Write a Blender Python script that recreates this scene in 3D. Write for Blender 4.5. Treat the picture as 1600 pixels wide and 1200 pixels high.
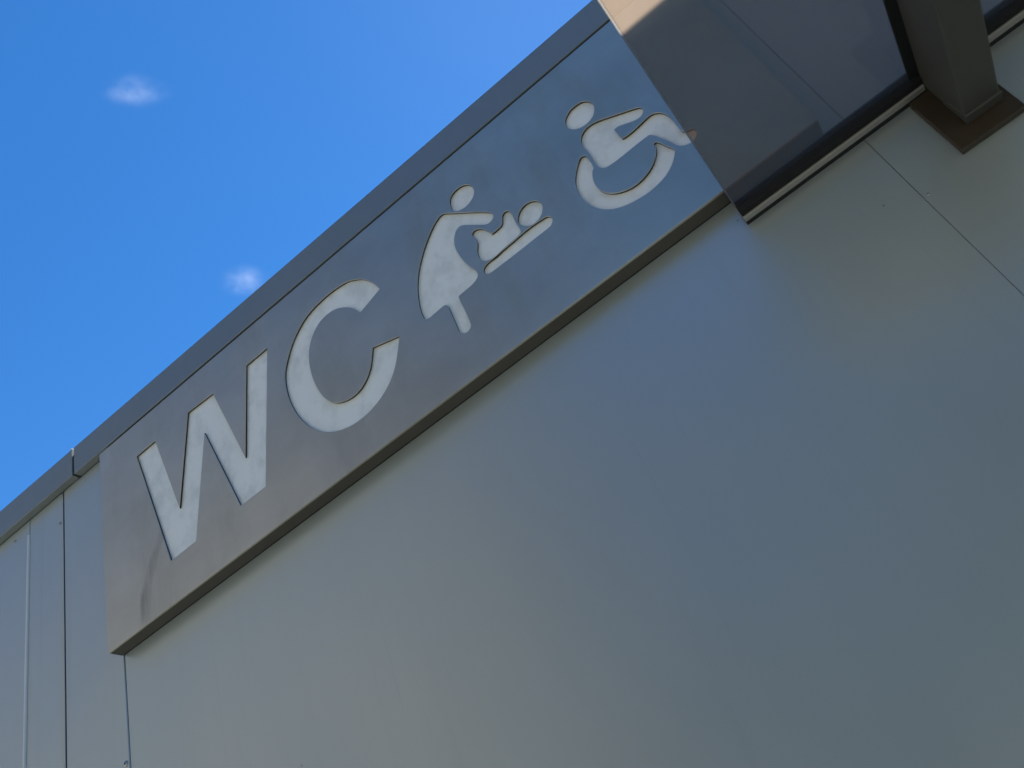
import bpy, bmesh, math, random
from mathutils import Vector, Matrix

random.seed(7)
scene = bpy.context.scene
for o in list(bpy.data.objects):
    bpy.data.objects.remove(o)
COL = scene.collection

# ------------------------------------------------------------------ camera
# world axes: +X right along the wall, +Y into the wall, +Z up.  Ground z = 0.
D = 1.10                       # metres from the camera to the wall cladding
EYE = Vector((0.0, 0.0, 1.60))
FPX = 1369.6                   # focal length in pixels of a 1600 px wide picture
AX = Vector((0.77457317, -0.57244111, -0.26897507))    # world X seen by the camera (right, down, forward)
AY = Vector((0.54472881, 0.38766236, 0.74363191))      # world Y
AZ = Vector((-0.32141396, -0.72251579, 0.61209803))    # world Z
cam_d = bpy.data.cameras.new('camera')
cam = bpy.data.objects.new('camera', cam_d)
COL.objects.link(cam)
cam_d.sensor_width = 36.0
cam_d.lens = FPX * 36.0 / 1600.0
cam_d.clip_start = 0.02
cam_d.clip_end = 20000.0
rot = Matrix(((AX.x, -AX.y, -AX.z), (AY.x, -AY.y, -AY.z), (AZ.x, -AZ.y, -AZ.z)))
cam.matrix_world = Matrix.Translation(EYE) @ rot.to_4x4()
cam_d.dof.use_dof = True
cam_d.dof.focus_distance = 1.75
cam_d.dof.aperture_fstop = 7.0
scene.camera = cam

def ray(px, py):
    """world direction of a pixel of the 1600 x 1200 photograph (y component not normalised)"""
    c = Vector((px - 800.0, py - 600.0, FPX))
    return Vector((AX.dot(c), AY.dot(c), AZ.dot(c)))

def on_plane(px, py, y):
    r = ray(px, py)
    return EYE + r * (y / r.y)

# ------------------------------------------------------------------ light
SUN_DIR = Vector((0.02, 0.365, 0.61)).normalized()     # towards the sun: behind the building, high
SUN_EL = math.asin(SUN_DIR.z)
SUN_AZ = math.atan2(SUN_DIR.x, SUN_DIR.y)
world = bpy.data.worlds.new('World')
scene.world = world
world.use_nodes = True
wn = world.node_tree.nodes
wl = world.node_tree.links
wn.clear()
sky = wn.new('ShaderNodeTexSky')
sky.sky_type = 'NISHITA'
sky.sun_disc = False
sky.sun_elevation = SUN_EL
sky.sun_rotation = SUN_AZ
sky.altitude = 600
sky.air_density = 1.0
sky.dust_density = 0.03
sky.ozone_density = 2.0
bg = wn.new('ShaderNodeBackground')
bg.inputs['Strength'].default_value = 0.068
wo = wn.new('ShaderNodeOutputWorld')
hsv = wn.new('ShaderNodeHueSaturation')       # the photograph's strong blue, over the whole sky alike
hsv.inputs['Hue'].default_value = 0.503
hsv.inputs['Saturation'].default_value = 1.33
wl.new(sky.outputs[0], hsv.inputs['Color'])
wl.new(hsv.outputs[0], bg.inputs['Color'])
wl.new(bg.outputs[0], wo.inputs['Surface'])

sun_d = bpy.data.lights.new('sun', 'SUN')
sun_d.energy = 4.6
sun_d.angle = math.radians(0.53)
sun_d.color = (1.0, 0.95, 0.87)
sun = bpy.data.objects.new('sun', sun_d)
COL.objects.link(sun)
sun.rotation_euler = SUN_DIR.to_track_quat('Z', 'Y').to_euler()
sun.location = (0, 0, 30)

vs = scene.view_settings
vs.view_transform = 'Standard'
vs.look = 'None'
vs.exposure = 1.55
vs.gamma = 1.0
vs.use_curve_mapping = False

# ------------------------------------------------------------------ materials
def new_mat(name):
    m = bpy.data.materials.new(name)
    m.use_nodes = True
    nt = m.node_tree
    for n in list(nt.nodes):
        nt.nodes.remove(n)
    out = nt.nodes.new('ShaderNodeOutputMaterial')
    return m, nt, out

def N(nt, t, **kw):
    n = nt.nodes.new(t)
    for k, v in kw.items():
        setattr(n, k, v)
    return n

def setin(n, **kw):
    for k, v in kw.items():
        n.inputs[k.replace('_', ' ')].default_value = v

def noise(nt, vec, scale, detail=4, rough=0.55):
    n = N(nt, 'ShaderNodeTexNoise')
    setin(n, Scale=scale, Detail=detail, Roughness=rough)
    nt.links.new(vec, n.inputs['Vector'])
    return n.outputs['Fac']

def mapping(nt, vec, scale=(1, 1, 1), loc=(0, 0, 0), rotv=(0, 0, 0)):
    n = N(nt, 'ShaderNodeMapping')
    n.inputs['Scale'].default_value = scale
    n.inputs['Location'].default_value = loc
    n.inputs['Rotation'].default_value = rotv
    nt.links.new(vec, n.inputs['Vector'])
    return n.outputs[0]

def mrange(nt, val, a, b, c, d, smooth=False):
    n = N(nt, 'ShaderNodeMapRange')
    if smooth:
        n.interpolation_type = 'SMOOTHSTEP'
    nt.links.new(val, n.inputs['Value'])
    n.inputs['From Min'].default_value = a
    n.inputs['From Max'].default_value = b
    n.inputs['To Min'].default_value = c
    n.inputs['To Max'].default_value = d
    return n.outputs['Result']

def mixc(nt, fac, a, b, mode='MIX'):
    n = N(nt, 'ShaderNodeMix', data_type='RGBA', blend_type=mode)
    if isinstance(fac, (int, float)):
        n.inputs['Factor'].default_value = fac
    else:
        nt.links.new(fac, n.inputs['Factor'])
    for s, v in ((6, a), (7, b)):
        if isinstance(v, tuple):
            n.inputs[s].default_value = v + (1,) if len(v) == 3 else v
        else:
            nt.links.new(v, n.inputs[s])
    return n.outputs[2]

def math_(nt, op, a, b=None):
    n = N(nt, 'ShaderNodeMath', operation=op)
    for i, v in enumerate((a, b)):
        if v is None:
            continue
        if isinstance(v, (int, float)):
            n.inputs[i].default_value = v
        else:
            nt.links.new(v, n.inputs[i])
    return n.outputs[0]

def bump(nt, h, strength, dist):
    n = N(nt, 'ShaderNodeBump')
    n.inputs['Strength'].default_value = strength
    n.inputs['Distance'].default_value = dist
    nt.links.new(h, n.inputs['Height'])
    return n.outputs[0]

def pos(nt):
    return N(nt, 'ShaderNodeNewGeometry').outputs['Position']

def painted_metal(name, col, rough=0.42, metallic=0.0, var=0.10, wav=0.0, specks=0.0):
    m, nt, out = new_mat(name)
    P = pos(nt)
    b = N(nt, 'ShaderNodeBsdfPrincipled')
    big = noise(nt, P, 1.7, 3)
    streak = noise(nt, mapping(nt, P, (26, 26, 1.3)), 1.0, 4)
    fine = noise(nt, P, 420, 2)
    f = math_(nt, 'ADD', math_(nt, 'MULTIPLY', big, 0.75), math_(nt, 'MULTIPLY', streak, 0.25))
    lo = tuple(c * (1 - var) for c in col)
    hi = tuple(min(1, c * (1 + var)) for c in col)
    c1 = mixc(nt, mrange(nt, f, 0.3, 0.7, 0, 1), lo, hi)
    if specks:
        vor = N(nt, 'ShaderNodeTexVoronoi')
        vor.inputs['Scale'].default_value = 11.0
        nt.links.new(P, vor.inputs['Vector'])
        sp = math_(nt, 'MULTIPLY', math_(nt, 'LESS_THAN', vor.outputs['Distance'], 0.02), specks)
        c1 = mixc(nt, sp, c1, (0.08, 0.08, 0.07))
        rain = noise(nt, mapping(nt, P, (38, 38, 0.9)), 1.0, 5, 0.7)
        c1 = mixc(nt, mrange(nt, rain, 0.58, 0.85, 0, 0.16), c1, (0.22, 0.22, 0.20))
    nt.links.new(c1, b.inputs['Base Color'])
    nt.links.new(mrange(nt, noise(nt, P, 3, 3), 0.3, 0.7, rough - 0.03, rough + 0.04), b.inputs['Roughness'])
    b.inputs['Metallic'].default_value = metallic
    h = math_(nt, 'ADD', math_(nt, 'MULTIPLY', fine, 0.0001), math_(nt, 'MULTIPLY', noise(nt, P, 2.2, 1), wav))
    nt.links.new(bump(nt, h, 1.0, 1.0), b.inputs['Normal'])
    nt.links.new(b.outputs[0], out.inputs['Surface'])
    return m

def stainless(name):
    m, nt, out = new_mat(name)
    P = pos(nt)
    b = N(nt, 'ShaderNodeBsdfPrincipled')
    b.inputs['Metallic'].default_value = 0.78
    grain = noise(nt, mapping(nt, P, (5, 60, 900)), 1.0, 3, 0.7)
    cloud = noise(nt, mapping(nt, P, (1.6, 1, 2.2)), 2.2, 5, 0.6)
    film = noise(nt, mapping(nt, P, (9, 4, 3)), 1.0, 6, 0.65)
    base = mixc(nt, mrange(nt, cloud, 0.35, 0.7, 0, 1), (0.50, 0.47, 0.395), (0.61, 0.575, 0.485))
    base = mixc(nt, mrange(nt, film, 0.48, 0.75, 0, 0.5), base, (0.38, 0.36, 0.285))
    # wiped smear below the first letter: a bowed, feathered streak
    s = N(nt, 'ShaderNodeSeparateXYZ')
    nt.links.new(P, s.inputs[0])
    zc = math_(nt, 'SUBTRACT', s.outputs['Z'], SMEAR[1])
    bow = math_(nt, 'MULTIPLY', math_(nt, 'MULTIPLY', zc, zc), 2.6)
    dx = math_(nt, 'SUBTRACT', math_(nt, 'SUBTRACT', s.outputs['X'], SMEAR[0]), math_(nt, 'ADD', bow, math_(nt, 'MULTIPLY', zc, 0.42)))
    wob = noise(nt, mapping(nt, P, (40, 1, 7)), 1.0, 4, 0.7)
    dx = math_(nt, 'ADD', dx, math_(nt, 'MULTIPLY', math_(nt, 'SUBTRACT', wob, 0.5), 0.035))
    across = mrange(nt, math_(nt, 'ABSOLUTE', dx), 0.004, 0.022, 1, 0, True)
    along = mrange(nt, math_(nt, 'ABSOLUTE', zc), 0.05, 0.12, 1, 0, True)
    sm = math_(nt, 'MULTIPLY', math_(nt, 'MULTIPLY', across, along), mrange(nt, wob, 0.3, 0.65, 0.25, 1))
    base = mixc(nt, math_(nt, 'MULTIPLY', sm, 0.6), base, (0.27, 0.24, 0.21))
    # a few tiny fly specks
    vor = N(nt, 'ShaderNodeTexVoronoi')
    vor.inputs['Scale'].default_value = 9.0
    nt.links.new(P, vor.inputs['Vector'])
    speck = math_(nt, 'LESS_THAN', vor.outputs['Distance'], 0.018)
    base = mixc(nt, math_(nt, 'MULTIPLY', speck, 0.8), base, (0.03, 0.028, 0.025))
    nt.links.new(base, b.inputs['Base Color'])
    r = math_(nt, 'ADD', mrange(nt, grain, 0.3, 0.7, 0.35, 0.43), mrange(nt, film, 0.4, 0.8, 0.0, 0.10))
    nt.links.new(math_(nt, 'ADD', r, math_(nt, 'MULTIPLY', sm, 0.12)), b.inputs['Roughness'])
    h = math_(nt, 'ADD', math_(nt, 'MULTIPLY', grain, 0.00001), math_(nt, 'MULTIPLY', noise(nt, P, 3.0, 1), 0.0022))
    nt.links.new(bump(nt, h, 1.0, 1.0), b.inputs['Normal'])
    nt.links.new(b.outputs[0], out.inputs['Surface'])
    return m

def opal(name):
    m, nt, out = new_mat(name)
    P = pos(nt)
    b = N(nt, 'ShaderNodeBsdfPrincipled')
    dirt = noise(nt, mapping(nt, P, (16, 1, 11)), 1.0, 6, 0.7)
    low = noise(nt, P, 2.0, 2)
    c = mixc(nt, mrange(nt, dirt, 0.47, 0.64, 0, 0.8), (0.94, 0.96, 0.96), (0.72, 0.75, 0.75))
    c = mixc(nt, mrange(nt, low, 0.4, 0.7, 0, 0.3), c, (0.88, 0.91, 0.91))
    nt.links.new(c, b.inputs['Base Color'])
    b.inputs['Roughness'].default_value = 0.38
    nt.links.new(bump(nt, dirt, 0.2, 0.001), b.inputs['Normal'])
    nt.links.new(b.outputs[0], out.inputs['Surface'])
    return m

def smoked_glass(name, tint, dust, dustcol=(0.87, 0.83, 0.75)):
    m, nt, out = new_mat(name)
    P = pos(nt)
    tr = N(nt, 'ShaderNodeBsdfTransparent')
    tr.inputs[0].default_value = tint + (1,)
    gl = N(nt, 'ShaderNodeBsdfGlossy')
    gl.inputs['Roughness'].default_value = 0.06
    tl = N(nt, 'ShaderNodeBsdfTranslucent')
    tl.inputs[0].default_value = dustcol + (1,)
    df = N(nt, 'ShaderNodeBsdfDiffuse')
    df.inputs[0].default_value = (dustcol[0] * 0.35, dustcol[1] * 0.33, dustcol[2] * 0.31, 1)
    film = N(nt, 'ShaderNodeMixShader')
    film.inputs[0].default_value = 0.2
    nt.links.new(tl.outputs[0], film.inputs[1])
    nt.links.new(df.outputs[0], film.inputs[2])
    body = N(nt, 'ShaderNodeMixShader')
    d = mrange(nt, noise(nt, P, 6, 6, 0.65), 0.3, 0.75, dust * 0.8, dust * 1.2)
    nt.links.new(d, body.inputs[0])
    nt.links.new(tr.outputs[0], body.inputs[1])
    nt.links.new(film.outputs[0], body.inputs[2])
    fr = N(nt, 'ShaderNodeFresnel')
    fr.inputs['IOR'].default_value = 1.5
    fin = N(nt, 'ShaderNodeMixShader')
    nt.links.new(math_(nt, 'MULTIPLY', math_(nt, 'MULTIPLY', fr.outputs[0], 0.8), math_(nt, 'SUBTRACT', 1.0, N(nt, 'ShaderNodeNewGeometry').outputs['Backfacing'])), fin.inputs[0])
    nt.links.new(body.outputs[0], fin.inputs[1])
    nt.links.new(gl.outputs[0], fin.inputs[2])
    nt.links.new(fin.outputs[0], out.inputs['Surface'])
    return m

def paving(name):
    m, nt, out = new_mat(name)
    P = pos(nt)
    b = N(nt, 'ShaderNodeBsdfPrincipled')
    br = N(nt, 'ShaderNodeTexBrick')
    setin(br, Scale=1.0, Mortar_Size=0.006, Brick_Width=0.4, Row_Height=0.2)
    br.inputs['Color1'].default_value = (0.15, 0.158, 0.135, 1)
    br.inputs['Color2'].default_value = (0.172, 0.18, 0.152, 1)
    br.inputs['Mortar'].default_value = (0.12, 0.12, 0.10, 1)
    nt.links.new(P, br.inputs['Vector'])
    n = noise(nt, P, 3.0, 6)
    c = mixc(nt, mrange(nt, n, 0.3, 0.7, 0.75, 1.0), (0.11, 0.11, 0.095), br.outputs['Color'])
    nt.links.new(c, b.inputs['Base Color'])
    b.inputs['Roughness'].default_value = 0.9
    nt.links.new(bump(nt, noise(nt, P, 120, 4), 0.5, 0.003), b.inputs['Normal'])
    nt.links.new(b.outputs[0], out.inputs['Surface'])
    return m

SMEAR = (on_plane(232, 905, D * 0.967).x, on_plane(232, 905, D * 0.967).z)
M_WALL = painted_metal('wall_paint', (0.465, 0.52, 0.54), 0.36, metallic=0.5, var=0.03, wav=0.005, specks=0.5)
M_COPE = painted_metal('coping_paint', (0.26, 0.285, 0.29), 0.38, metallic=0.4, var=0.06, wav=0.003)
M_TRIM = painted_metal('bare_aluminium', (0.74, 0.76, 0.76), 0.40, metallic=0.25, var=0.05)
M_PROF = painted_metal('profile_aluminium', (0.40, 0.39, 0.37), 0.45, metallic=0.3, var=0.05)
M_CORE = painted_metal('substrate', (0.03, 0.03, 0.03), 0.9)
M_STEEL = stainless('brushed_stainless')
M_CUT_SHADE = painted_metal('cut_edge_shade', (0.035, 0.038, 0.042), 0.7)
M_CASE_SHADE = painted_metal('casing_steel_shade', (0.11, 0.10, 0.085), 0.5, metallic=0.3, var=0.15)  # darker than the face: shade of the sign's underside put into the colour
M_OPAL = opal('opal_acrylic')
M_GLASS = smoked_glass('smoked_glass', (0.77, 0.615, 0.50), 0.15)
M_EDGE = smoked_glass('glass_edge', (0.6, 0.56, 0.53), 0.26, (0.92, 0.92, 0.88))
M_BEAM = painted_metal('beam_paint', (0.07, 0.068, 0.060), 0.5, var=0.08)
M_PLATE = painted_metal('plate_bronze', (0.042, 0.030, 0.019), 0.5, var=0.25)
M_RUBBER = painted_metal('black_rubber', (0.012, 0.012, 0.013), 0.7)
M_SCREW = painted_metal('screw_zinc', (0.45, 0.46, 0.47), 0.4, metallic=0.8)
M_ROOF = painted_metal('roof_membrane', (0.30, 0.30, 0.29), 0.8)
M_GROUND = paving('paving')

# ------------------------------------------------------------------ mesh helpers
def link_mesh(name, bm, mat, parent=None, smooth=False):
    me = bpy.data.meshes.new(name)
    bm.normal_update()
    bm.to_mesh(me)
    bm.free()
    me.materials.append(mat)
    if smooth:
        for p in me.polygons:
            p.use_smooth = True
    o = bpy.data.objects.new(name, me)
    COL.objects.link(o)
    if parent:
        o.parent = parent
    return o

def add_box(bm, x0, x1, y0, y1, z0, z1, bev=0.0, seg=2):
    r = bmesh.ops.create_cube(bm, size=1.0)
    vs_ = r['verts']
    for v in vs_:
        v.co = Vector((x0 if v.co.x < 0 else x1, y0 if v.co.y < 0 else y1, z0 if v.co.z < 0 else z1))
    if bev > 0:
        es = list({e for v in vs_ for e in v.link_edges})
        bmesh.ops.bevel(bm, geom=es, offset=bev, segments=seg, affect='EDGES', profile=0.5)

def box(name, mat, parent, x0, x1, y0, y1, z0, z1, bev=0.0, seg=2):
    bm = bmesh.new()
    add_box(bm, x0, x1, y0, y1, z0, z1, bev, seg)
    return link_mesh(name, bm, mat, parent)

def prism_x(name, mat, parent, prof, x0, x1):
    """extrude a closed (y, z) profile along X"""
    bm = bmesh.new()
    a = [bm.verts.new((x0, y, z)) for y, z in prof]
    b = [bm.verts.new((x1, y, z)) for y, z in prof]
    n = len(prof)
    for i in range(n):
        j = (i + 1) % n
        bm.faces.new((a[i], a[j], b[j], b[i]))
    bm.faces.new(a[::-1])
    bm.faces.new(b)
    bmesh.ops.recalc_face_normals(bm, faces=bm.faces)
    return link_mesh(name, bm, mat, parent)

def prism_z(name, mat, parent, prof, z0, z1):
    """extrude a closed (x, y) profile along Z"""
    bm = bmesh.new()
    a = [bm.verts.new((x, y, z0)) for x, y in prof]
    b = [bm.verts.new((x, y, z1)) for x, y in prof]
    n = len(prof)
    for i in range(n):
        j = (i + 1) % n
        bm.faces.new((a[i], a[j], b[j], b[i]))
    bm.faces.new(a[::-1])
    bm.faces.new(b)
    bmesh.ops.recalc_face_normals(bm, faces=bm.faces)
    return link_mesh(name, bm, mat, parent)

def thing(name, label, cat, loc=(0, 0, 0)):
    o = bpy.data.objects.new(name, None)
    COL.objects.link(o)
    o['label'] = label
    o['category'] = cat
    return o

def zz(k):
    """height of a point k wall-distances above the eye"""
    return EYE.z + k * D

# ------------------------------------------------------------------ ground
bm = bmesh.new()
S = 600
v = [bm.verts.new(p) for p in ((-S, -S, 0), (S, -S, 0), (S, S, 0), (-S, S, 0))]
bm.faces.new(v)
g = link_mesh('ground', bm, M_GROUND)
g['kind'] = 'structure'

# ------------------------------------------------------------------ building
bld = thing('toilet_building', 'grey metal clad toilet building with a folded coping along its roof edge', 'building')
SEAMS = [-3.60, -2.45, -1.554, -1.436, -1.267, 0.236, 1.75, 2.90]
XL, XR = SEAMS[0] * D, SEAMS[-1] * D
Z_CB, Z_CT = zz(1.3425), zz(1.419)           # coping underside and top
Y_CF = D * 0.9825                            # coping front
box('wall_core', M_CORE, bld, XL + 0.01, XR - 0.01, D + 0.0135, D + 3.2, 0.0, Z_CB - 0.01)
GAPS = {-1.267: 0.0013, 0.236: 0.0004, -1.436: 0.0022}
for i in range(len(SEAMS) - 1):
    xa, xb = SEAMS[i] * D + GAPS.get(SEAMS[i], 0.0012), SEAMS[i + 1] * D - GAPS.get(SEAMS[i + 1], 0.0012)
    z0, z1 = 0.06, Z_CB - 0.002
    if i == 2:
        # narrow strip whose right-hand edge is folded back a little
        prof = [(xa, D + 0.012), (xa, D + 0.001), (xa + 0.001, D), (xb - 0.0105, D), (xb - 0.0025, D + 0.0016),
                (xb, D + 0.004), (xb, D + 0.012)]
    else:
        ba = 0.0005 if SEAMS[i] == 0.236 else 0.0018
        bb_ = 0.0005 if SEAMS[i + 1] == 0.236 else 0.0018
        prof = [(xa, D + 0.012), (xa, D + ba), (xa + ba / 3, D + ba / 3), (xa + ba, D),
                (xb - bb_, D), (xb - bb_ / 3, D + bb_ / 3), (xb, D + bb_), (xb, D + 0.012)]
    prism_z('wall_panel', M_WALL, bld, prof, z0, z1)
for sx in SEAMS[1:-1]:
    box('joint_seal', M_RUBBER, bld, sx * D - 0.006, sx * D + 0.006, D + 0.0022, D + 0.0132, 0.07, Z_CB - 0.003)
# bright folded edge trim standing proud of the joint on the far left
xc = -1.5555 * D
prism_z('edge_trim', M_TRIM, bld, [(xc - 0.0045, D - 0.0002), (xc - 0.0036, D - 0.0030), (xc - 0.001, D - 0.0044),
                                   (xc + 0.0016, D - 0.0040), (xc + 0.0036, D - 0.0026), (xc + 0.0042, D - 0.0002)], 0.06, zz(1.30))

def screw(px, py, r=0.0045):
    p = on_plane(px, py, D)
    bm = bmesh.new()
    bmesh.ops.create_cone(bm, cap_ends=True, segments=16, radius1=r * 1.35, radius2=r * 1.2, depth=0.0014)
    bmesh.ops.create_uvsphere(bm, u_segments=14, v_segments=6, radius=r * 0.85)
    for vv in bm.verts:
        co = vv.co.copy()
        if abs(co.length - r * 0.85) < 1e-5:
            co.z *= 0.55
        vv.co = Vector((p.x + co.x, D - 0.0006 - co.z if False else D - 0.0007 - co.z * -1 * -1, p.z + co.y))
    bmesh.ops.recalc_face_normals(bm, faces=bm.faces)
    o = link_mesh('screw', bm, M_SCREW, bld, True)
    bm = bmesh.new()
    add_box(bm, p.x - r * 0.28, p.x + r * 0.28, D - 0.0007 - r * 0.56, D - 0.0012, p.z - r * 0.28, p.z + r * 0.28)
    link_mesh('screw_socket', bm, M_RUBBER, o)

screw(197, 1193.5)
screw(94, 818, 0.003)
screw(1450, 304, 0.0018)
screw(24, 846, 0.003)

# coping: two lengths with an open joint and a splice plate behind it
XJ = on_plane(114, 719, Y_CF).x
def coping(x0, x1):
    t = 0.004
    prof = [(D - 0.0005, Z_CB), (Y_CF + 0.0016, Z_CB), (Y_CF + 0.0004, Z_CB + 0.0005), (Y_CF, Z_CB + 0.0018),
            (Y_CF, Z_CT - 0.004), (Y_CF + 0.0012, Z_CT - 0.0012), (Y_CF + 0.004, Z_CT),
            (D + 0.26, Z_CT - 0.012), (D + 0.27, Z_CT - 0.016), (D + 0.27, Z_CB + 0.006), (D + 0.02, Z_CB + 0.006)]
    return prism_x('coping', M_COPE, bld, prof, x0, x1)
coping(XL - 0.02, XJ - 0.004)
coping(XJ + 0.004, XR + 0.02)
box('splice_plate', M_RUBBER, bld, XJ - 0.05, XJ + 0.05, Y_CF + 0.006, D + 0.25, Z_CB + 0.008, Z_CT - 0.017)
box('splice_plate', M_TRIM, bld, XJ - 0.011, XJ - 0.0045, Y_CF + 0.0005, D + 0.2, Z_CT - 0.0005, Z_CT + 0.003)
box('roof', M_ROOF, bld, XL + 0.02, XR - 0.02, D + 0.272, D + 3.18, Z_CB - 0.008, Z_CB + 0.02)

# ------------------------------------------------------------------ sign
Y_SF = D * 0.967                 # front of the sign
SX0, SX1 = -1.268 * D, 0.206 * D
SZ0, SZ1 = zz(0.8505), zz(1.3150)
PT = 0.0050                      # plate thickness
sign = thing('wc_sign', 'long brushed steel box sign reading WC with white cut-out symbols below the coping', 'sign')

def P5(l): return [(200 + a / 2.5, 420 + b / 2.5) for a, b in l]
def P3(l): return [(600 + a / 4.0, 250 + b / 4.0) for a, b in l]
def P4(l): return [(850 + a / 5.217, 130 + b / 5.217) for a, b in l]

SHAPES = {}
SHAPES['W'] = P5([(33, 733), (105, 672), (201, 935), (233, 562), (330, 487), (458, 738), (461, 378), (543, 308),
                  (537, 850), (440, 925), (298, 640), (265, 1063), (168, 1140)])
SHAPES['C'] = P5([(983, 78), (950, 52), (915, 41), (880, 44), (845, 56), (775, 105), (700, 182), (650, 270), (621, 360), (613, 430),
                  (628, 505), (660, 568), (708, 615), (765, 637), (822, 632), (885, 604), (950, 550), (1008, 470), (1043, 380),
                  (1060, 262), (955, 308), (945, 390), (915, 460), (870, 505), (815, 524), (772, 508), (735, 460), (712, 395),
                  (706, 335), (716, 272), (750, 205), (800, 162), (845, 150), (878, 154), (905, 172)])
SHAPES['woman_head'] = P3([(410, 260), (418, 225), (445, 190), (483, 163), (520, 154), (550, 167), (562, 195), (555, 230), (530, 270),
                           (495, 301), (455, 319), (423, 308)])
SHAPES['woman_body'] = P3([(365, 338), (430, 332), (560, 326), (640, 326), (672, 332), (682, 350), (675, 372), (655, 393), (630, 403),
                           (560, 404), (490, 407), (460, 425), (443, 460), (437, 510), (450, 560), (480, 610), (520, 655), (570, 690),
                           (585, 715), (578, 742), (545, 782), (500, 820), (465, 850), (475, 880), (510, 950), (540, 1022), (538, 1050),
                           (520, 1074), (490, 1083), (468, 1068), (450, 1030), (415, 950), (397, 915), (378, 907), (330, 945), (285, 984),
                           (262, 995), (245, 982), (225, 930), (212, 860), (208, 770), (218, 680), (245, 570), (285, 460), (325, 382)])
SHAPES['baby_body'] = P3([(550, 467), (560, 445), (585, 432), (625, 435), (655, 450), (672, 462), (700, 440), (735, 402), (738, 350),
                          (750, 326), (775, 318), (800, 345), (825, 395), (852, 438), (848, 460), (810, 497), (750, 548), (690, 603),
                          (650, 625), (620, 630), (595, 610), (582, 570), (583, 520), (572, 493)])
SHAPES['baby_head'] = P3([(835, 370), (845, 325), (873, 286), (910, 262), (950, 256), (980, 270), (990, 302), (980, 345), (950, 385),
                          (910, 409), (872, 411), (845, 398)])
SHAPES['table'] = P3([(622, 682), (640, 652), (700, 600), (800, 515), (900, 430), (1000, 362), (1030, 353), (1050, 366), (1050, 390),
                      (1030, 420), (950, 483), (850, 563), (750, 640), (670, 700), (645, 712), (626, 704)])
SHAPES['rider_head'] = P4([(172, 320), (180, 275), (212, 220), (260, 178), (310, 151), (360, 148), (398, 172), (408, 215), (395, 270),
                           (358, 318), (300, 360), (245, 375), (194, 362)])
SHAPES['rider_body'] = P4([(300, 460), (310, 415), (345, 365), (400, 325), (470, 295), (560, 265), (650, 235), (740, 205), (780, 198),
                           (805, 214), (800, 250), (775, 280), (730, 305), (660, 330), (600, 352), (570, 378), (602, 418), (635, 452), (680, 425),
                           (740, 375), (800, 318), (850, 271), (892, 247), (940, 240), (990, 254), (1035, 288), (1078, 340), (1115, 385),
                           (1150, 392), (1205, 372), (1236, 384), (1243, 420), (1222, 462), (1170, 496), (1112, 508), (1070, 498), (980, 455), (875, 420),
                           (830, 440), (740, 508), (640, 590), (560, 650), (500, 685), (452, 683), (410, 640), (360, 560), (315, 510)])
SHAPES['wheel'] = P4([(318, 595), (345, 600), (400, 680), (393, 720), (398, 780), (425, 840), (470, 880), (530, 898), (600, 893),
                      (680, 868), (760, 820), (830, 750), (883, 670), (910, 590), (912, 530), (893, 495), (912, 478), (950, 490), (1000, 515),
                      (1058, 540), (1062, 580), (1045, 650), (1000, 740), (930, 820), (850, 890), (750, 952), (650, 1000), (550, 1025),
                      (460, 1022), (380, 995), (320, 945), (280, 890), (255, 820), (258, 740), (275, 660), (295, 610)])
SHARP = {'W'}

def to_sign(pts):
    return [Vector((q.x, q.z)) for q in (on_plane(px, py, Y_SF) for px, py in pts)]

def smooth_loop(p, name):
    """closed Catmull-Rom through the points, corners sharper than about 55 degrees kept"""
    if name in SHARP:
        return p
    n = len(p)
    lim = math.radians(62)
    corner = []
    for i in range(n):
        a, b = p[i] - p[i - 1], p[(i + 1) % n] - p[i]
        corner.append(a.angle(b) > lim)
    out = []
    for i in range(n):
        p0, p1, p2, p3 = p[i - 1], p[i], p[(i + 1) % n], p[(i + 2) % n]
        if corner[i]:
            p0 = p1 - (p2 - p1)
        if corner[(i + 1) % n]:
            p3 = p2 + (p2 - p1)
        for k in range(5):
            t = k / 5.0
            out.append(0.5 * ((2 * p1) + (p2 - p0) * t + (2 * p0 - 5 * p1 + 4 * p2 - p3) * t * t + (3 * p1 - p0 - 3 * p2 + p3) * t ** 3))
    return out

def area(p):
    return 0.5 * sum(p[i - 1].x * p[i].y - p[i].x * p[i - 1].y for i in range(len(p)))

def grow(p, d):
    s = 1 if area(p) > 0 else -1
    out = []
    n = len(p)
    for i in range(n):
        a = (p[i] - p[i - 1]).normalized()
        b = (p[(i + 1) % n] - p[i]).normalized()
        na, nb = Vector((a.y, -a.x)) * s, Vector((b.y, -b.x)) * s
        m = na + nb
        if m.length < 1e-3:
            m = na
        m.normalize()
        out.append(p[i] + m * d / max(0.5, m.dot(na)))
    return out

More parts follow.
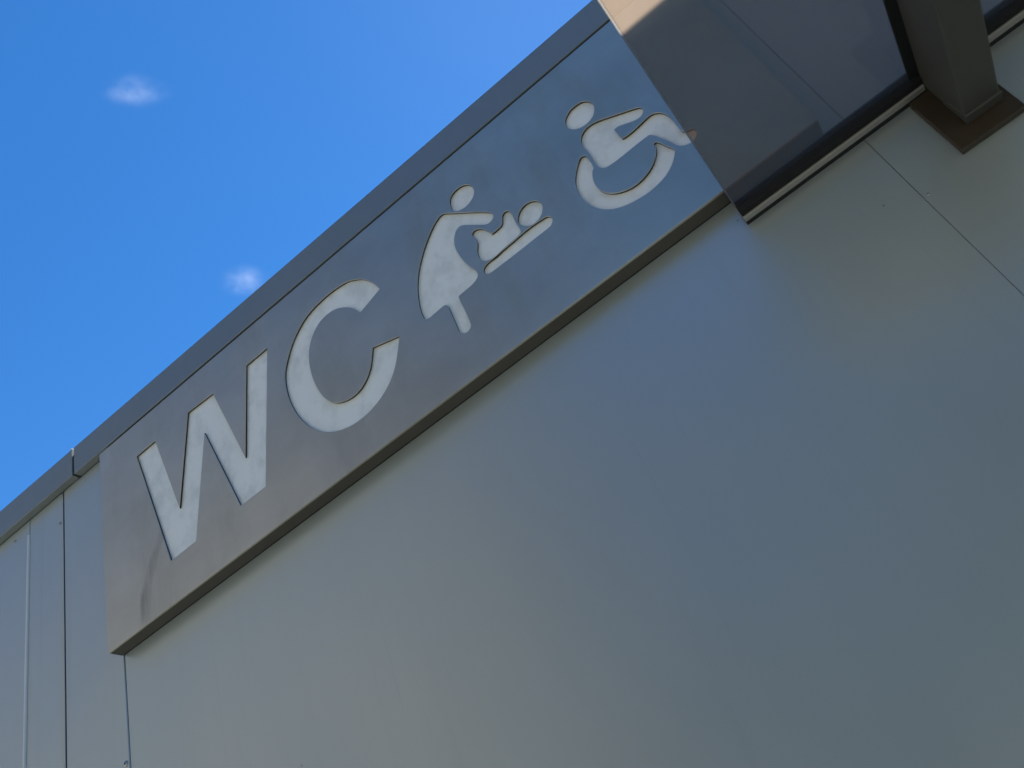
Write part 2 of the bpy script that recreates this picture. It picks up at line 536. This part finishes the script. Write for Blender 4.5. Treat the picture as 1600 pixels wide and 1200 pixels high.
def curve_mesh(name, loops, half, bev, y, mat, parent):
    """loops lie in (x, z); the slab is centred on depth y"""
    cu = bpy.data.curves.new(name, 'CURVE')
    cu.dimensions = '2D'
    cu.fill_mode = 'BOTH'
    cu.extrude = half - bev
    cu.bevel_depth = bev
    cu.bevel_resolution = 1
    cu.offset = -bev
    for lp in loops:
        sp = cu.splines.new('POLY')
        sp.points.add(len(lp) - 1)
        for q, c in zip(sp.points, lp):
            q.co = (c.x, c.y, 0, 1)
        sp.use_cyclic_u = True
    tmp = bpy.data.objects.new('tmp', cu)
    COL.objects.link(tmp)
    bpy.context.view_layer.update()
    me = bpy.data.meshes.new_from_object(tmp.evaluated_get(bpy.context.evaluated_depsgraph_get()))
    bpy.data.objects.remove(tmp)
    me.transform(Matrix.Translation((0, y, 0)) @ Matrix.Rotation(math.pi / 2, 4, 'X'))
    me.name = name
    me.materials.clear()
    me.materials.append(mat)
    o = bpy.data.objects.new(name, me)
    COL.objects.link(o)
    o.parent = parent
    return o

loops = {k: smooth_loop(to_sign(v), k) for k, v in SHAPES.items()}
def rrect(x0, x1, z0, z1, r):
    out = []
    for cx, cz, a0 in ((x1 - r, z1 - r, 0), (x0 + r, z1 - r, 90), (x0 + r, z0 + r, 180), (x1 - r, z0 + r, 270)):
        for k in range(4):
            a = math.radians(a0 + 30 * k)
            out.append(Vector((cx + r * math.cos(a), cz + r * math.sin(a))))
    return out
face = curve_mesh('face_plate', [rrect(SX0, SX1, SZ0, SZ1, 0.0035)] + list(loops.values()), PT / 2, 0.0008, Y_SF + PT / 2, M_STEEL, sign)
face.data.materials.append(M_CUT_SHADE)             # recess shade painted onto the cut flanks of the openings
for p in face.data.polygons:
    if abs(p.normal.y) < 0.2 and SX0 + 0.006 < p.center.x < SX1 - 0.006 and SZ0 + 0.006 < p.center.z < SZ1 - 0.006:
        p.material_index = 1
bm = bmesh.new()
Y_SB = D - 0.0042
w = 0.0016
e = 0.0006
ya = Y_SF + PT - 0.0004
add_box(bm, SX0 + e, SX1 - e, ya, Y_SB, SZ0 + e, SZ0 + e + w)
add_box(bm, SX0 + e, SX1 - e, ya, Y_SB, SZ1 - e - w, SZ1 - e)
add_box(bm, SX0 + e, SX0 + e + w, ya, Y_SB, SZ0 + e + w, SZ1 - e - w)
add_box(bm, SX1 - e - w, SX1 - e, ya, Y_SB, SZ0 + e + w, SZ1 - e - w)
link_mesh('casing', bm, M_CASE_SHADE, sign)
box('back_plate', M_STEEL, sign, SX0 + e + w, SX1 - e - w, Y_SB - 0.002, Y_SB - 0.0002, SZ0 + e + w, SZ1 - e - w)
for fz in (0.2, 0.8):
    zc = SZ0 + (SZ1 - SZ0) * fz
    box('mounting_rail', M_CORE, sign, SX0 + 0.06, SX1 - 0.06, Y_SB - 0.0001, D - 0.0001, zc - 0.02, zc + 0.02)

box('bottom_gap_shade', M_RUBBER, sign, SX0 + 0.002, SX1 - 0.002, Y_SB + 0.0002, D - 0.0002, SZ0 + 0.0012, SZ0 + 0.012)  # black strip standing in for the shade in the gap to the wall
box('top_gap_shade', M_RUBBER, sign, SX0 + 0.004, SX1 - 0.002, Y_CF + 0.003, D - 0.001, SZ1 + 0.0005, Z_CB - 0.001)  # black strip in place of the shaded gap under the coping

def insert(name, key, parent=None, label=None):
    o = curve_mesh(name, [grow(loops[key], 0.0022)], 0.002, 0.0, Y_SF + PT + 0.0004 + 0.002, M_OPAL, parent or sign)
    if label:
        o['label'] = label
    return o
insert('letter', 'W', label='white letter W')
insert('letter', 'C', label='white letter C')
wb = insert('woman_symbol', 'woman_body', label='white figure of a woman in a dress bending forward')
insert('head', 'woman_head', wb)
bb = insert('baby_symbol', 'baby_body', label='white figure of a baby lying on its back')
insert('head', 'baby_head', bb)
insert('changing_table_symbol', 'table', label='white bar of the changing table')
rb = insert('wheelchair_symbol', 'rider_body', label='white figure seated in a wheelchair')
insert('head', 'rider_head', rb)
insert('wheel', 'wheel', rb)

# ------------------------------------------------------------------ canopy
can = thing('entrance_canopy', 'smoked glass canopy on metal brackets jutting out beside the sign', 'canopy')
CX0, CX1 = 0.052 * D, 1.36 * D
ZP = zz(0.812)                   # underside of the pane
TP = 0.010
Y_OUT = D - 0.497
EB = 0.0030
box('glass_pane', M_GLASS, can, CX0 + EB, CX1 - EB, Y_OUT, D * 0.968, ZP, ZP + TP)
prism = [(CX0 + EB - 0.0002, ZP), (CX0, ZP + EB), (CX0, ZP + TP - 0.001), (CX0 + 0.001, ZP + TP), (CX0 + EB - 0.0002, ZP + TP)]
bm = bmesh.new()
a = [bm.verts.new((x, Y_OUT, z)) for x, z in prism]
b = [bm.verts.new((x, D * 0.968, z)) for x, z in prism]
for i in range(len(prism)):
    j = (i + 1) % len(prism)
    bm.faces.new((a[i], a[j], b[j], b[i]))
bm.faces.new(a)
bm.faces.new(b)
bmesh.ops.recalc_face_normals(bm, faces=bm.faces)
link_mesh('polished_edge', bm, M_EDGE, can)

BEAMS = [(0.329, 0.376), (1.035, 1.082)]
ZB = zz(0.717)
edges = [CX0 + 0.001] + [q * D for bmx in BEAMS for q in bmx] + [CX1]
for i in range(0, len(edges), 2):
    x0, x1 = edges[i], edges[i + 1]
    if i:
        x0 += 0.001
    if i < len(edges) - 2:
        x1 -= 0.001
    o = box('wall_profile', M_PROF, can, x0, x1, D * 0.979, D * 0.9895, zz(0.798), ZP + TP + 0.006, 0.0008, 1)
    box('gasket_gap_shade', M_RUBBER, o, x0, x1, D * 0.9675 + 0.0012, D * 0.979 - 0.0002, zz(0.801), ZP + TP + 0.004)
    box('gasket_gap_shade', M_RUBBER, o, x0, x1, D * 0.9895 + 0.0002, D - 0.0001, zz(0.8005), ZP + TP + 0.002)  # dark strip drawn for the shadow gap between profile and wall
for x0, x1 in BEAMS:
    x0 *= D
    x1 *= D
    bmo = box('bracket_beam', M_BEAM, can, x0, x1, Y_OUT + 0.06, D - 0.0125, ZB, ZP - 0.004, 0.003, 2)
    box('end_lip', M_BEAM, bmo, x0 - 0.001, x1 + 0.001, D - 0.030, D - 0.0128, ZB - 0.004, ZB + 0.05, 0.0015, 2)
    box('wall_plate', M_PLATE, bmo, x0 - 0.029, x1 + 0.012, D - 0.012, D - 0.0001, zz(0.688), zz(0.797), 0.001, 1)
    box('gasket_gap_shade', M_RUBBER, bmo, x0 - 0.0008, x1 + 0.0008, D * 0.9675 + 0.0012, D - 0.0001, ZP - 0.0035, ZP + TP + 0.003)
    box('gasket_gap_shade', M_RUBBER, bmo, x0 - 0.014, x1 + 0.014, Y_OUT + 0.06, D * 0.9672, ZP - 0.0038, ZP - 0.0002, 0.001, 1)

# ------------------------------------------------------------------ unseen house added behind the camera for the sign to reflect
M_PLASTER = painted_metal('plaster', (0.185, 0.160, 0.120), 0.9, var=0.08)
M_TILE = painted_metal('roof_tile', (0.20, 0.10, 0.07), 0.85, var=0.2)
M_PANE = painted_metal('window_glass', (0.05, 0.06, 0.07), 0.08)
M_FRAME = painted_metal('window_frame', (0.75, 0.75, 0.73), 0.5)
hs = thing('added_house', 'unseen four storey beige plastered house added behind the camera for reflections', 'house')
HX0, HX1, HY0, HY1, HZ = -24.0, -5.0, -18.5, -8.5, 12.2
box('wall', M_PLASTER, hs, HX0, HX1, HY0, HY1, 0.0, HZ)
prism_x('roof', M_TILE, hs, [(HY1 + 0.5, HZ), (HY1 + 0.5, HZ + 0.15), ((HY0 + HY1) / 2, HZ + 3.0), (HY0 - 0.5, HZ + 0.15), (HY0 - 0.5, HZ)], HX0 - 0.4, HX1 + 0.4)
for fl in range(4):
    for k in range(6):
        x = HX0 + 2.0 + k * 2.9
        z = 1.0 + fl * 3.0
        wdw = box('window', M_FRAME, hs, x - 0.6, x + 0.6, HY1 - 0.05, HY1 + 0.03, z, z + 1.4, 0.01, 1)
        box('pane', M_PANE, wdw, x - 0.52, x - 0.03, HY1 + 0.031, HY1 + 0.036, z + 0.08, z + 1.32)
        box('pane', M_PANE, wdw, x + 0.03, x + 0.52, HY1 + 0.031, HY1 + 0.036, z + 0.08, z + 1.32)

# ------------------------------------------------------------------ unseen belt of trees added behind the camera, heights shaped for wall reflections
M_LEAF = painted_metal('leaf', (0.055, 0.085, 0.028), 0.6, var=0.45)
bm = bmesh.new()
rnd = random.Random(3)
for x0 in range(-5, 34, 3):
    cx, cy, hh = x0 + rnd.uniform(-1, 1), -12 + rnd.uniform(-1.5, 1.5), (rnd.uniform(5.0, 5.8) if x0 < 0 else rnd.uniform(8.5, 10.5))
    for k in range(1500):
        u = Vector((rnd.gauss(0, 1), rnd.gauss(0, 1), rnd.gauss(0, 1))).normalized() * rnd.uniform(0.55, 1.0)
        c = Vector((cx + u.x * 2.3, cy + u.y * 2.0, hh * 0.52 + u.z * hh * 0.50))
        t = Vector((rnd.uniform(-1, 1), rnd.uniform(-1, 1), rnd.uniform(-1, 1))).normalized()
        q = t.orthogonal().normalized()
        sz = rnd.uniform(0.18, 0.34)
        bm.faces.new([bm.verts.new(c + t * sz), bm.verts.new(c + q * sz * 0.6), bm.verts.new(c - t * sz), bm.verts.new(c - q * sz * 0.6)])
tb = link_mesh('added_tree_belt', bm, M_LEAF)
tb['kind'] = 'stuff'
tb['label'] = 'unseen dense belt of dark green trees added to darken reflections in the wall'
tb['category'] = 'trees'

# ------------------------------------------------------------------ two small wisps of cloud
def cloud(px, py, dist, wpx, hpx, dens, label, seed):
    r = ray(px, py).normalized()
    c = EYE + r * dist
    rx = dist * wpx / FPX / 2
    rz = dist * hpx / FPX / 2
    bm = bmesh.new()
    bmesh.ops.create_icosphere(bm, subdivisions=3, radius=1.0)
    m, nt, out = new_mat('cloud_vapour')
    tc = N(nt, 'ShaderNodeTexCoord')
    O = tc.outputs['Object']
    ln = N(nt, 'ShaderNodeVectorMath', operation='LENGTH')
    nt.links.new(O, ln.inputs[0])
    fall = mrange(nt, ln.outputs['Value'], 0.0, 0.95, 1.0, 0.0, True)
    nz = noise(nt, mapping(nt, O, (1.0, 1.0, 0.8), (seed, 0, 0)), 2.1, 6, 0.65)
    d = math_(nt, 'MULTIPLY', math_(nt, 'MULTIPLY', fall, mrange(nt, nz, 0.36, 0.70, 0, 1, True)), dens / rx)
    pv = N(nt, 'ShaderNodeVolumePrincipled')
    pv.inputs['Color'].default_value = (0.97, 0.98, 1.0, 1)
    pv.inputs['Anisotropy'].default_value = 0.2
    nt.links.new(d, pv.inputs['Density'])
    nt.links.new(pv.outputs[0], out.inputs['Volume'])
    o = link_mesh('cloud', bm, m, None, True)
    right = Vector((rot[0][0], rot[1][0], rot[2][0]))
    up = r.cross(right).normalized() * -1
    right = up.cross(r).normalized() * -1
    o.matrix_world = Matrix.Translation(c) @ Matrix((right, r, up)).transposed().to_4x4() @ Matrix.Diagonal((rx, rx, rz, 1))
    o['label'] = label
    o['category'] = 'cloud'
    o['group'] = 'small clouds in the blue sky'
cloud(212, 142, 1500.0, 112, 60, 0.17, 'small faint white wisp of cloud high in the open sky', 3.1)
cloud(385, 440, 1500.0, 96, 66, 0.20, 'small faint white wisp of cloud just above the coping', 8.7)
